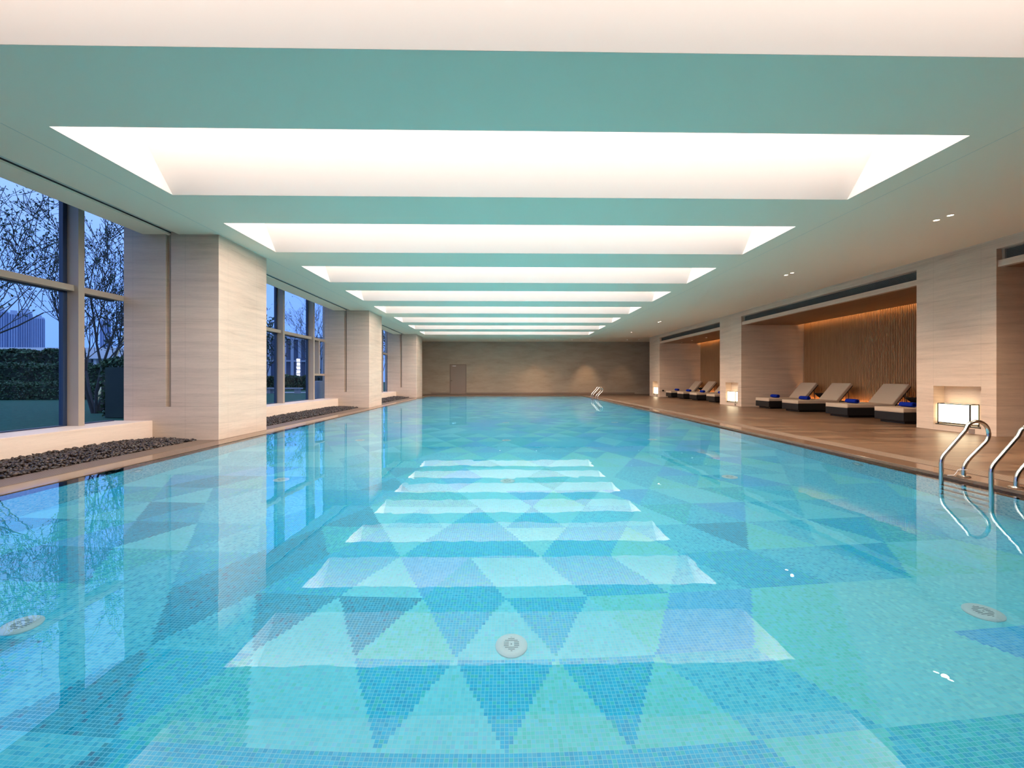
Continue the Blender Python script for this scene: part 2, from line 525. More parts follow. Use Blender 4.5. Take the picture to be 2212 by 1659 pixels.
PAL = {   # class: weighted tile colours (linear albedo)
    'P': [((.36, .82, .93), 8), ((.30, .77, .90), 3), ((.42, .72, .90), .5), ((.28, .78, .80), .5)],
    'W': [((.42, .83, .90), 5), ((.55, .90, .94), 1.2), ((.34, .76, .86), 2)],
    'G': [((.32, .80, .80), 5), ((.24, .74, .70), 2), ((.34, .80, .90), 2)],
    'A': [((.12, .62, .82), 5), ((.22, .70, .86), 3), ((.04, .48, .74), 1.5)],
    'T': [((.07, .60, .66), 4), ((.03, .48, .68), 3), ((.18, .68, .76), 2)],
    'V': [((.16, .52, .86), 4), ((.08, .45, .80), 2), ((.28, .58, .86), 1)],
    'B': [((.0, .50, .76), 6), ((.01, .42, .70), 2), ((.05, .58, .66), 1.3), ((.10, .55, .80), 1)],
    'D': [((.0, .34, .55), 5), ((.01, .42, .64), 3), ((.05, .34, .50), 1), ((.08, .22, .40), .4)],
}
PAL = {k: ([c for c, w in v], np.cumsum([w for c, w in v]) / sum(w for c, w in v)) for k, v in PAL.items()}
PAL = {k: ([(c[0] * .62, min(.95, c[1] * 1.03), min(.98, c[2] * 1.06)) for c in cs], cw) for k, (cs, cw) in PAL.items()}
MEAN = {k: tuple(float(sum(c[i] * w for c, w in zip(cs, np.diff(np.concatenate([[0], cw]))))) for i in range(3)) for k, (cs, cw) in PAL.items()}
_cache = {}
def tri_class(key):
    r, k, x = key
    kk = (r, k, round(x / .328))
    if kk in FIXED: return FIXED[kk]
    if kk in _cache: return _cache[kk]
    rr = random.Random(hash((kk[0] * 7919 + kk[2] * 104729 + (17 if k == 'u' else 0))))
    y = 2.84 + .618 * r
    # larger diamonds that share one tone
    big = random.Random(int(math.floor((x + y * .53) / 1.31)) * 31 + int(math.floor((x - y * .53) / 1.31)) * 1009)
    if big.random() < .30:
        c = big.choice('PAVTBG')
    elif x < -1.2 and y < 7:
        c = rr.choice('DDBATTAVB' if k == 'd' else 'TAADBVP')
    elif k == 'u':
        c = rr.choice('PPGAAVGT')
    else:
        c = rr.choice('AVBTAABP')
    _cache[kk] = c
    return c

def mosaic_floor():
    rnd = np.random.RandomState(4)
    vs, fs, cols = [], [], []
    x0 = math.floor(XL / TILE) * TILE; nx = int(math.ceil((XR - x0) / TILE)) + 1
    y0 = math.floor(YN / TILE) * TILE; ny = int((8.4 - y0) / TILE)
    ysplit = y0 + ny * TILE
    xs = np.clip(x0 + np.arange(nx + 1) * TILE, XL, XR); ys = np.clip(y0 + np.arange(ny + 1) * TILE, YN, 99)
    gx, gy = np.meshgrid(xs, ys)
    V = np.stack([gx.ravel(), gy.ravel(), np.full(gx.size, -DEPTH)], 1)
    i = np.arange(nx); j = np.arange(ny)
    ii, jj = np.meshgrid(i, j)
    a = (jj * (nx + 1) + ii).ravel()
    F = np.stack([a, a + 1, a + nx + 2, a + nx + 1], 1)
    cx = (x0 + (ii.ravel() + .5) * TILE); cyy = (y0 + (jj.ravel() + .5) * TILE)
    R = rnd.rand(len(cx))
    colr = np.zeros((len(cx), 3))
    for n in range(len(cx)):
        cs, cw = PAL[tri_class(tri_id(cx[n], cyy[n]))]
        colr[n] = cs[int(np.searchsorted(cw, R[n]))] if R[n] < cw[-1] else cs[-1]
    # distant part: one face per slice of mosaic triangle, built as clipped lattice rows
    vv, ff, cc = [], [], []
    s, h = .656, .618
    r = math.floor((ysplit - 2.84) / h)
    while 2.84 + r * h < YF:
        ya, yb = 2.84 + r * h, 2.84 + (r + 1) * h
        off = -.32 if r % 2 == 0 else .005
        for jx in range(-10, 11):
            xa = off + jx * s
            for tri in (((xa, ya), (xa + s, ya), (xa + s / 2, yb)), ((xa, ya), (xa + s / 2, yb), (xa - s / 2, yb))):
                poly = list(tri)
                for ax, lim, sg in ((0, XL, 1), (0, XR, -1), (1, ysplit, 1), (1, YF, -1)):
                    new = []
                    for q in range(len(poly)):
                        p1, p2 = poly[q], poly[(q + 1) % len(poly)]
                        d1, d2 = (p1[ax] - lim) * sg, (p2[ax] - lim) * sg
                        if d1 >= 0: new.append(p1)
                        if d1 * d2 < 0:
                            tt = d1 / (d1 - d2)
                            new.append((p1[0] + (p2[0] - p1[0]) * tt, p1[1] + (p2[1] - p1[1]) * tt))
                    poly = new
                    if not poly: break
                if len(poly) < 3: continue
                mx = sum(p[0] for p in tri) / 3; my = sum(p[1] for p in tri) / 3
                b = len(V) + len(vv)
                vv += [(p[0], p[1], -DEPTH) for p in poly]
                ff.append(tuple(range(b, b + len(poly)))); cc.append(MEAN[tri_class(tri_id(mx, my))])
        r += 1
    verts = V.tolist() + vv
    faces = F.tolist() + ff
    allc = np.concatenate([colr, np.array(cc)])
    me = bpy.data.meshes.new('pool_floor')
    me.from_pydata(verts, [], faces)
    at = me.attributes.new('tile_colour', 'FLOAT_COLOR', 'FACE')
    at.data.foreach_set('color', np.concatenate([allc, np.ones((len(allc), 1))], 1).astype(np.float32).ravel())
    me.materials.append(M['mosaic'])
    o = bpy.data.objects.new('pool_floor', me); C.objects.link(o); o['kind'] = 'structure'
mosaic_floor()

for nm, pts in (('pool_wall_left', [(XL, YN), (XL, YF)]), ('pool_wall_right', [(XR, YF), (XR, YN)]),
                ('pool_wall_far', [(XL, YF), (XR, YF)]), ('pool_wall_near', [(XR, YN), (XL, YN)])):
    m = MB()
    (xa, ya), (xb, yb) = pts
    d = .2
    if nm.endswith('left'): m.box(XL - d, XL, YN - d, YF + d, -DEPTH - .1, -.002)
    elif nm.endswith('right'): m.box(XR, XR + d, YN - d, YF + d, -DEPTH - .1, -.002)
    elif nm.endswith('far'): m.box(XL, XR, YF, YF + d, -DEPTH - .1, -.002)
    else: m.box(XL, XR, YN - d, YN, -DEPTH - .1, -.002)
    m.build(nm, M['mosaic_wall'], kind='structure')

m = MB(); m.quad((XL, YN, 0), (XR, YN, 0), (XR, YF, 0), (XL, YF, 0))
o = m.build('water', M['water'], fix=False, kind='structure')

# ------------------------------------------------------------------ deck, copings, grilles
m = MB()
m.box(5.99, XA + .5, YB, YW, -.3, DR)
m.build('floor', M['deck'], kind='structure')
m = MB()
m.box(-5.99, 5.99, YF + .6, YW, -.3, DR)
m.build('floor_far', M['deck'], kind='structure')
m = MB(); m.box(-7.6, 5.99, YB, YN - .35, -.3, DR)
m.build('floor_near', M['deck'], kind='structure')
m = MB()
m.box(XR, 5.68, YN - .35, YF + .25, -.3, DR - .001)
m.box(XL - .36, XR, YF, YF + .25, -.3, DL + .006)
m.build('trim_1', M['coping'], kind='structure', bevel=.006)
m = MB(); m.box(XL - .36, XL, YN - .35, YF, -.3, DL)
m.build('trim_2', M['coping'], kind='structure', bevel=.003)
m = MB()
m.box(5.68, 5.99, YN - .35, YF + .6, -.3, DR + .002)
m.build('trim_3', M['grille'], kind='structure')
m = MB()
m.box(-5.95, XL - .36, YN - .35, YF + .6, -.3, DL + .003)
m.box(XL - .36, 5.68, YF + .25, YF + .6, -.3, DR - .004)
m.build('trim_4', M['grille'], kind='structure')
# soil base of the pebble beds and strip under the windows
m = MB(); m.box(-7.6, -5.95, YN - .35, YW, -.3, -.02)
m.build('floor_left', M['stone_far'], kind='structure')

# ------------------------------------------------------------------ walls
m = MB(); m.box(-7.6, XA + 1.2, YW, YW + .3, -.3, 4.7)
m.build('wall_far', M['stone_far'], kind='structure')
m = MB(); m.box(-5.55, 9.9, YW - .015, YW, DR, DR + .11)
m.build('baseboard_far', M['door_frame'], kind='structure')
m = MB(); m.box(-7.6, XA + 1.2, YB - .3, YB, -.3, 4.7)
m.build('wall_near', M['slat_back'], kind='structure')

# ------------------------------------------------------------------ ceiling with luminous coffers
SKY = [4.92 + 3.0 * (i - 1) for i in range(0, 9)]
SX0, SX1, SLEN = -5.06, 5.36, 1.80
SLOTA, SLOTB = -6.50, -6.32
m = MB()
def cz(x0, x1, y0, y1): m.box(x0, x1, y0, y1, HC, HC + .12)
cz(SX1, CXR + .02, YB, YW)
cz(SLOTB, SX0, YB, YW)
cz(-7.01, SLOTA, YB, YW)
cz(CXR + .02, XA + .3, 29.4, YW)
prev = YB
for y in SKY:
    cz(SX0, SX1, prev, y); prev = y + SLEN
cz(SX0, SX1, prev, YW)
ceil = m.build('ceiling', M['plaster'], kind='structure')
# shadow slot for the window screens
m = MB()
m.box(SLOTA, SLOTB, YB, YW, HC + .05, HC + .14)
m.build('screen_slot', M['slot_grey'], ceil)
m = MB(); m.box(SLOTA + .0, SLOTA + .012, YB, YW, HC + .03, HC + .05)
m.build('screen_rail', M['dark_slot'], ceil)
# hairline control joints
for x in (-5.52, 5.78):
    m = MB(); m.box(x, x + .006, YB, YW, HC - .0015, HC)
    m.build('joint', M['slot_grey'], ceil)
# roof void above the window recess
m = MB(); m.box(-7.6, -7.01, YB, YW, 4.42, 4.6); m.box(-7.05, -7.01, YB, YW, HC + .12, 4.42)
m.build('ceiling_recess', M['dark_slot'], ceil)
U = .86
for y in SKY:
    m = MB()
    y1 = y + SLEN
    ym = y1 - U * .95
    # far face leans back towards the camera, end faces upright, flat lid
    m.quad((SX0, y1 - .002, HC), (SX1, y1 - .002, HC), (SX1, ym, HC + U), (SX0, ym, HC + U))
    for x in (SX0 + .002, SX1 - .002):
        m.quad((x, y, HC), (x, y1, HC), (x, ym, HC + U), (x, y, HC + U))
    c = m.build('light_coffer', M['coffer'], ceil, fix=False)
    m = MB()
    m.quad((SX0, y + .004, HC + .03), (SX1, y + .004, HC + .03), (SX1, y + .004, HC + U), (SX0, y + .004, HC + U))
    m.build('light_panel', M['coffer_light'], c, fix=False)
    m = MB()
    m.quad((SX0, ym, HC + U), (SX1, ym, HC + U), (SX1, y, HC + U), (SX0, y, HC + U))
    m.build('lid_fill_panel', M['lid_light'], c, fix=False)  # glowing lid added out of camera view as fill for the pool
    m = MB(); m.quad((SX0, y, HC + U + .02), (SX1, y, HC + U + .02), (SX1, y, HC), (SX0, y, HC))
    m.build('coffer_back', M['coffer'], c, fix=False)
# roof slab sealing the void
m = MB(); m.box(-7.7, XA + 1.2, YB - .3, YW + .3, 5.0, 5.1)
m.build('ceiling_slab', M['dark_slot'], kind='structure')

# ------------------------------------------------------------------ left pillars
def groove_pillar(y0, y1):
    m = MB()
    g0, g1, gz, gd = -6.57, -6.47, .654, .07
    x0, x1, zt = -7.37, CXL, 4.6
    # near face is split around the groove
    m.box(x0, x1, y0 + gd, y1, -.3, zt); m.box(-7.66, -7.53, y0 + .5, y1, -.3, 4.42)
    m.box(x0, g0, y0, y0 + gd, -.3, zt)
    m.box(g1, x1, y0, y0 + gd, -.3, zt)
    m.box(g0, g1, y0, y0 + gd, -.3, gz)
    o = m.build('pillar', M['stone'], kind='structure')
    b = MB(); b.tube([(x1 - .004, y0 + .004, 0), (x1 - .004, y0 + .004, HC)], .006, 6)
    b.build('corner_bead', M['stone_sill'], o)
    # guide inside the groove
    b = MB(); b.box(g0 + .035, g1 - .035, y0 + gd - .02, y0 + gd + .001, gz, HC)
    b.build('screen_guide', M['mullion'], o)
for y0, y1 in COL:
    groove_pillar(y0, y1)
m = MB(); m.box(-7.6, -7.25, 29.4, YW, -.3, 4.6); m.build('wall_left', M['stone'], kind='structure')

# ------------------------------------------------------------------ windows
BAYS = [(YB, 8.55), (10.24, 17.95), (19.75, 27.5)]
MULL = [[-3.42, -1.22, .98, 3.18, 5.38, 7.58], [12.25, 14.47, 16.75], [21.8, 24.0, 26.2]]
SILLX, SILLZ = -6.82, .39
for k, ((ya, yb), ml) in enumerate(zip(BAYS, MULL)):
    win = empty('window_%d' % (k + 1), (0, 0, 0)); win['kind'] = 'structure'
    m = MB(); m.box(XG - .04, SILLX, ya, yb, -.2, SILLZ)
    m.build('sill', M['stone_sill'], win, bevel=.006)
    mm = MB()
    for y in ml:
        mm.box(XG - .02, -7.30, y, y + .11, SILLZ, 4.42)
    mm.build('mullion', M['mullion'], win)
    mm = MB()
    edges = [ya] + [q for y in ml for q in (y, y + .11)] + [yb]
    for i in range(0, len(edges), 2):
        mm.box(XG - .01, -7.37, edges[i], edges[i + 1] + (.0), 2.70, 2.80)
    if k == 1:
        mm.box(XG, -7.37, 16.86, 17.95, 1.32, 1.40)
        mm.box(XG, -7.35, 17.36, 17.45, 1.40, 2.70)
    mm.build('transom', M['mullion'], win)
    mm = MB()
    for i in range(0, len(edges), 2):
        a, b = edges[i], edges[i + 1]
        for (z0, z1) in ((SILLZ, 2.70), (2.80, 4.42)):
            
            if i < len(edges) - 2: mm.box(XG - .04, XG + .03, b - .07, b, z0, z1)
            mm.box(XG - .04, XG + .03, a, b - .07, z0, z0 + .02); mm.box(XG - .04, XG + .03, a, b - .07, z1 - .025, z1)
    mm.build('sash_frame', M['frame_dark'], win)
    mm = MB(); mm.quad((XG, ya, SILLZ), (XG, yb + .5, SILLZ), (XG, yb + .5, 4.42), (XG, ya, 4.42))
    mm.build('glass', M['glass'], win, fix=False)

# ------------------------------------------------------------------ pebble beds
def pebble_bed(y0, y1, size, name_label, seed):
    rnd = np.random.RandomState(seed)
    bm = bmesh.new(); bmesh.ops.create_icosphere(bm, subdivisions=2 if size < .05 else 1, radius=1.0)
    sv = np.array([v.co[:] for v in bm.verts]); sf = np.array([[v.index for v in f.verts] for f in bm.faces]); bm.free()
    xa, xb = SILLX, -5.95
    P = []
    step = size * 1.0
    for layer in range(2):
        y = y0
        while y < y1:
            x = xa
            while x < xb:
                px = x + rnd.uniform(-.4, .4) * size; py = y + rnd.uniform(-.4, .4) * size
                if xa + .02 < px < xb - .01 and y0 + .02 < py < y1 - .02:
                    t = (px - xb) / (xa - xb)
                    end = min(1.0, max(0.0, (y1 - py) / .8))
                    top = (.015 + .075 * min(1, t * 2.2)) * (.35 + .65 * end)
                    P.append((px, py, top - layer * size * .5 + rnd.uniform(-.012, .022)))
                x += step
            y += step
    P = np.array(P); n = len(P)
    ang = rnd.rand(n) * 2 * PI; tilt = rnd.normal(0, .6, n)
    sc = np.stack([size * .66 * rnd.uniform(.7, 1.3, n), size * .48 * rnd.uniform(.7, 1.25, n), size * .36 * rnd.uniform(.7, 1.3, n)], 1)
    V = sv[None, :, :] * sc[:, None, :]
    ct, st = np.cos(tilt)[:, None], np.sin(tilt)[:, None]
    x, y_, z = V[..., 0] * ct + V[..., 2] * st, V[..., 1], -V[..., 0] * st + V[..., 2] * ct
    ca, sa = np.cos(ang)[:, None], np.sin(ang)[:, None]
    V = np.stack([x * ca - y_ * sa, x * sa + y_ * ca, z], -1) + P[:, None, :]
    F = (sf[None] + (np.arange(n) * len(sv))[:, None, None]).reshape(-1, 3)
    me = bpy.data.meshes.new('gravel')
    V = V.reshape(-1, 3)
    me.vertices.add(len(V)); me.vertices.foreach_set('co', V.ravel())
    me.loops.add(F.size); me.loops.foreach_set('vertex_index', F.ravel().astype(np.int32))
    me.polygons.add(len(F)); me.polygons.foreach_set('loop_start', (np.arange(len(F)) * 3).astype(np.int32))
    me.polygons.foreach_set('use_smooth', np.ones(len(F), bool))
    me.update(calc_edges=True)
    at = me.attributes.new('pebble_shade', 'FLOAT', 'FACE')
    at.data.foreach_set('value', np.repeat(rnd.rand(n), len(sf)).astype(np.float32))
    me.materials.append(M['pebble'])
    o = bpy.data.objects.new('gravel', me); C.objects.link(o)
    tag(o, name_label, 'pebbles', kind='stuff')
pebble_bed(3.6, 8.55, .045, 'dark brown pebbles heaped below the nearest window sill', 1)
pebble_bed(10.24, 17.95, .055, 'dark brown pebbles heaped between the first and second left pillars', 2)
pebble_bed(19.75, 27.5, .08, 'dark brown pebbles heaped between the second and third left pillars', 3)

# ------------------------------------------------------------------ right side: pillars, alcoves
NZ0, NZ1, ND = .16, 1.035, .26
ZG0, ZG1, ZB0 = 3.57, 3.80, 3.44          # air grille band, beam underside
pill = []
for (y0, y1) in COL:
    n0, n1 = y0 + .28, y0 + 1.28
    m = MB()
    x0, x1 = CXR, CXR + .55
    zt = HC
    m.box(x0 + ND, XA + .3, y0, y1, -.3, zt)            # body back to the slat wall line
    m.box(x0, x0 + ND, y0, n0, -.3, zt)
    m.box(x0, x0 + ND, n1, y1, -.3, zt)
    m.box(x0, x0 + ND, n0, n1, -.3, NZ0)
    m.box(x0, x0 + ND, n0, n1, NZ1, zt)
    p = m.build('pillar', M['stone'], kind='structure')
    pill.append(p)
# header wall above the openings
RB = [(YB, 8.55), (10.24, 17.95), (19.75, 27.5), (29.4, YW)]
m = MB()
for (a, b) in RB[:3]:
    m.box(CXR, CXR + .10, a, b, ZG1, HC)
    m.box(CXR + .03, CXR + .16, a, b, ZB0, ZG0)
m.build('wall_right', M['stone'], kind='structure')
m = MB(); m.box(XA + .06, XA + .3, YB, YW, -.3, 4.3); m.box(CXR + .1, XA + .3, YB, 29.4, 3.95, 4.3)
m.box(CXR + .10, XA + .06, 29.4, 29.6, 0, 3.95)
m.build('wall_alcove', M['slat_back'], kind='structure')

bayname = ['nearest bay at the frame edge', 'first full bay behind four loungers', 'farther bay before the far wall']
for k, (a, b) in enumerate(RB[:3]):
    g = empty('air_grille', (CXR + .10, (a + b) / 2, ZG0))
    tag(g, 'long grey louvred air grille above the ' + ['nearest cut-off alcove at right edge', 'alcove between the first and second right pillars', 'alcove between the second and third right pillars'][k], 'air grille', 'air grilles above the alcoves')
    L = (b - a) / 2
    m = MB(); m.box(-.0, .02, -L + .01, L - .01, .0, .018); m.box(0, .02, -L + .01, L - .01, .212, .228)
    for yy in (-L + .01, L - .06): m.box(-.0, .02, yy, yy + .05, .018, .212)
    m.build('frame', M['mullion'], g)
    m = MB()
    for i in range(12):
        z = .026 + i * .0155
        m.box(.004, .03, -L + .06, L - .06, z, z + .0045)
    m.build('louvres', plain('grey_louvre', (.17, .19, .19), .5), g)
    m = MB(); m.box(.035, .04, -L + .06, L - .06, .018, .212); m.build('backing', M['dark_slot'], g)
    # wooden ceiling panel of the alcove
    m = MB(); m.box(CXR + .16, 12.22, a, b, ZB0, ZB0 + .06)
    m.build('trim_%d' % (10 + k), M['wood_ceiling'], kind='structure')
    # slat wall
    s = empty('slat_wall', (XA, (a + b) / 2, 0))
    tag(s, 'walnut vertical slat wall ' + ['in the nearest alcove', 'behind the four nearer loungers', 'behind the four farther loungers'][k], 'slat wall', 'slat walls of the alcoves')
    m = MB()
    y = -L + .015
    while y < L - .03:
        m.box(0, .045, y, y + .032, .40, 3.62); y += .06
    m.build('slats', M['slat'], s)
    m = MB(); m.box(.045, .06, -L, L, .0, 3.9); m.build('backing', M['slat_back'], s)
    m = MB(); m.box(-.17, -.07, -L, L, .04, .39); m.box(-.07, -.0, -L, L, .04, .28); m.build('ledge', M['stone_sill'], s)
    # light strip hidden above the ceiling panel edge, and one in the ledge
    m = MB(); m.box(12.16, 12.215, a + .01, b - .01, ZB0 + .065, ZB0 + .09)
    o = m.build('cove_light', M['cove']); tag(o, 'warm light strip hidden over the alcove ceiling edge ' + ['of the nearest alcove', 'above the nearer loungers', 'above the farther loungers'][k], 'light strip', 'cove lights')
    m = MB(); m.box(XA - .05, XA - .02, a + .01, b - .01, .28, .30)
    o = m.build('ledge_light', M['cove_low']); tag(o, 'warm light strip on the ledge at the foot of the slats ' + ['in the nearest alcove', 'behind the nearer loungers', 'behind the farther loungers'][k], 'light strip', 'ledge lights')

# ------------------------------------------------------------------ lanterns in the niches
def make_lantern():
    t = empty('lantern', (CXR + .155, COL[0][0] + .70, NZ0))
    m = MB(); m.box(-.13, .098, -.40, .56, 0, .02); m.build('tray', M['metal_black'], t)
    X0, X1, Y0, Y1, Z0, Z1 = -.115, .09, -.17, .53, .045, .49
    m = MB(); m.box(X0 + .008, X1 - .008, Y0 + .008, Y1 - .008, Z0 + .005, Z1 - .006); m.build('lamp_shade', M['lantern'], t)
    m = MB(); w = .019
    for x in (X0, X1 - w):
        for y in (Y0, Y1 - w): m.box(x, x + w, y, y + w, .02, Z1)
    for z in (Z0, Z1 - w):
        for x in (X0, X1 - w): m.box(x, x + w, Y0 + w, Y1 - w, z, z + w)
        for y in (Y0, Y1 - w): m.box(X0 + w, X1 - w, y, y + w, z, z + w)
    m.build('frame', M['metal_black'], t)
    return t
lan = make_lantern()
tag(lan, 'glowing box lantern in the niche of the nearest right pillar', 'lantern', 'lanterns in the pillar niches')
for k in (1, 2):
    dup(lan, (CXR + .155, COL[k][0] + .70, NZ0), None, 'glowing box lantern in the niche of the ' + ['', 'second right pillar between the lounger bays', 'farthest right pillar by the far wall'][k])
for k in range(3):
    m = MB(); m.box(CXR - .008, CXR, COL[k][0] + .40, COL[k][0] + .52, DR + .012, DR + .10)
    o = m.build('socket_cover', M['door_frame'])
    tag(o, 'small brown socket cover at the foot of the ' + ['nearest right pillar', 'second right pillar', 'farthest right pillar'][k], 'socket', 'socket covers under the niches')
m = MB(); m.box(10.02, 10.12, 27.47, 27.5, .39, .49); m.box(10.04, 10.10, 27.455, 27.47, .41, .47)
tag(m.build('wall_socket', M['metal_black']), 'small black wall socket on the alcove side wall beside the farthest lounger', 'socket')

# ------------------------------------------------------------------ loungers, towels, side tables
def make_lounger():
    t = empty('sun_lounger', (10.17, 0, DR))
    w = .44
    m = MB(); m.box(.10, 1.98, -w + .08, w - .08, 0, .07); m.build('plinth', M['black'], t)
    m = MB(); m.box(0, 2.06, -w, w, .07, .29); m.build('base', M['black'], t, bevel=.008)
    m = MB(); m.box(-.005, 1.45, -w - .002, w + .002, .292, .405)
    mt = m.build('seat_cushion', M['cushion'], t, bevel=.022)
    m = MB(); m.tube([(.0, -w, .292), (.0, w, .292)], .006, 6); m.tube([(0, -w, .405), (0, w, .405)], .005, 6)
    m.build('piping', M['cushion'], mt)
    a = math.radians(50)
    R = Matrix.Translation((1.42, 0, .335)) @ Matrix.Rotation(-a, 4, 'Y')
    m = MB(); m.box(0, .80, -w, w, -.005, .10, M=R)
    bk = m.build('backrest', M['cushion'], t, bevel=.022)
    m = MB(); m.box(0.02, .78, -w + .02, w - .02, -.035, -.006, M=R)
    m.build('back_frame', M['metal_black'], bk)
    for y in (-w + .03, w - .03):
        m = MB(); p = R @ Vector((.52, y, -.03))
        m.tube([tuple(p), (p.x + .05, y, .30)], .012, 6)
        m.tube([(p.x + .05, y, .30), (1.62, y, .30)], .010, 6)
        m.build('prop', M['metal_black'], t)
    return t
LY = [17.02, 15.35, 13.18, 11.36, 26.84, 25.04, 23.33, 21.34]
LT = ['farthest in the nearer bay, by the second pillar', 'second from the second pillar, nearer bay', 'third from the second pillar, nearer bay', 'nearest of all, cut by the nearest right pillar',
      'farthest of all, beside the far right pillar', 'second from the far wall, farther bay', 'third from the far wall, farther bay', 'in the farther bay, cut by the second pillar']
lg = make_lounger()
lg['group'] = 'sun loungers in the alcoves'; lg['category'] = 'sun lounger'
for i, y in enumerate(LY):
    lab = 'black lounger with taupe cushion, ' + LT[i]
    if i == 0:
        lg.location.y = y; lg['label'] = lab
    else:
        dup(lg, (10.17, y, DR), None, lab)

def towel_mesh():
    """a towel rolled up: spiral cross section, length along y"""
    m = MB()
    n = 46; L = .20
    prof = []
    for i in range(n + 1):
        a = i / n * 2 * PI * 2.6
        r = .022 + .040 * (i / n)
        prof.append((r * math.cos(a) * 1.12, r * math.sin(a)))
    th = .011
    outer = [(x * (1 + th / math.hypot(x, z)), z * (1 + th / math.hypot(x, z))) for x, z in prof]
    ys = [-L, -L + .015, 0, L - .015, L]
    for (P, sgn) in ((prof, 1), (outer, -1)):
        for i in range(n):
            for j in range(len(ys) - 1):
                s0 = .94 if j == 0 else 1; s1 = .94 if j == len(ys) - 2 else 1
                a = (P[i][0] * s0, ys[j], P[i][1] * s0); b = (P[i + 1][0] * s0, ys[j], P[i + 1][1] * s0)
                c = (P[i + 1][0] * s1, ys[j + 1], P[i + 1][1] * s1); d = (P[i][0] * s1, ys[j + 1], P[i][1] * s1)
                m.quad(a, b, c, d)
    for y, s0 in ((-L, .94), (L, .94)):
        for i in range(n):
            m.quad((prof[i][0] * s0, y, prof[i][1] * s0), (prof[i + 1][0] * s0, y, prof[i + 1][1] * s0), (outer[i + 1][0] * s0, y, outer[i + 1][1] * s0), (outer[i][0] * s0, y, outer[i][1] * s0))
    return m
tw = towel_mesh().build('towel', M['towel'], smooth=True)
tag(tw, None, 'towel', 'rolled towels on the loungers')
for i, y in enumerate(LY):
    o = tw if i == 0 else tw.copy()
    if i: C.objects.link(o)
    o.location = (10.69 + .02 * math.sin(i * 2.1), y, DR + .405 + .068)
    o.rotation_euler = (0, 0, .05 * math.sin(i * 1.7))
    o['label'] = 'rolled royal blue towel on the lounger ' + LT[i]

def make_table():
    t = empty('side_table', (11.95, 16.2, DR))
    m = MB(); m.lathe([(.02, .0), (.16, .0), (.165, .012), (.03, .03)], 28); m.build('base', M['metal_black'], t, smooth=True)
    m = MB(); m.lathe([(.03, .03), (.028, .42), (.05, .47)], 16); m.build('stem', M['metal_black'], t, smooth=True)
    m = MB(); m.lathe([(.05, .45), (.14, .50), (.235, .60), (.24, .615), (.225, .615), (.20, .60), (.01, .598)], 32); m.build('tabletop', M['metal_black'], t, smooth=True)
    return t
tb = make_table()
tag(tb, 'black dish-topped side table between the two farther loungers of the nearer bay', 'side table', 'black side tables')
dup(tb, (11.80, 12.28, DR), None, 'black dish-topped side table between the two nearer loungers of the nearer bay')
dup(tb, (11.85, 25.95, DR), None, 'black dish-topped side table between loungers in the farther bay')

# ------------------------------------------------------------------ pool ladders
def make_ladder(loc):
    t = empty('pool_ladder', loc)
    xp, xb = 5.17, 5.44
    for y in (-.265, .265):
        pts = [(xp, y, -1.0), (xp, y, .20)]
        pts += [(xp + .003, y, .232), (xp + .012, y, .262), (xp + .028, y, .29), (xp + .05, y, .318)]
        pts += [(xp + .29, y, .585)]
        # rounded head
        c = (5.595, .545)
        pts += arc(c, .148, math.radians(135), math.radians(-42), 12, y)
        pts += [(xb + .075, y, .262), (xb + .042, y, .222), (xb + .020, y, .188), (xb + .006, y, .15), (xb, y, .11), (xb, y, DR)]
        m = MB(); m.tube(pts, .0215, 16)
        m.build('handrail', M['steel'], t, smooth=True)
        m = MB(); m.lathe([(.022, 0), (.062, 0), (.064, .006), (.05, .014), (.024, .018)], 28, (xb, y, DR)); m.build('base_flange', M['steel'], t, smooth=True)
    for z in (-.28, -.53, -.78):
        m = MB(); m.box(xp - .04, xp + .045, -.265, .265, z - .008, z + .008); m.box(xp - .04, xp - .03, -.265, .265, z - .03, z - .008)
        m.build('step', M['steel'], t, bevel=.003)
    return t
l1 = make_ladder((0, 4.80, 0))
tag(l1, 'polished steel pool ladder at the right edge nearest the camera', 'pool ladder', 'steel pool ladders')
l2 = dup(l1, (0, 25.6, 0), None, 'small distant steel pool ladder near the far right pool corner')
m = MB()
m.tube([(5.44 + .03 * math.cos(a), 5.065 + .03 * math.sin(a), .125) for a in np.linspace(0, 5.6, 16)], .0022, 6)
m.tube([(5.41, 5.065, .125), (5.39, 5.08, .12), (5.375, 5.09, .08), (5.36, 5.10, .05), (5.30, 5.12, .043)], .0022, 6)
tag(m.build('wire_tie', M['white_plastic'], smooth=True), 'thin pale wire tied round the foot of the nearest ladder rail', 'wire')

# ------------------------------------------------------------------ pool fittings
def make_drain():
    t = empty('floor_inlet', (0, 0, -DEPTH))
    m = MB(); m.lathe([(.108, 0), (.108, .010), (.098, .020), (.072, .026), (.060, .022), (.001, .022)], 40)
    m.build('cover', M['white_plastic'], t, smooth=True)
    m = MB()
    for i, (wv, yv) in enumerate(((.006, .066), (.022, .050), (.044, .034), (.052, .018), (.052, .002), (.052, -.014), (.044, -.030), (.022, -.046), (.006, -.062))):
        if abs(yv) < .020:
            m.box(-wv, -.018, yv - .004, yv + .004, .0225, .0238); m.box(.018, wv, yv - .004, yv + .004, .0225, .0238)
        else:
            m.box(-wv, wv, yv - .004, yv + .004, .0225, .0238)
    m.lathe([(.006, .0222), (.006, .0242)], 12)
    m.build('slots', M['grey_plastic'], t)
    return t
dr = make_drain()
dr['category'] = 'floor inlet'; dr['group'] = 'round floor inlets'
DXY = [(-3.22, 2.956), (.047, 2.95), (3.345, 2.985), (-3.24, 6.37), (.041, 6.38), (3.35, 6.42)] + [(x, y) for y in (9.8, 13.2, 16.6) for x in (-3.24, .04, 3.35)]
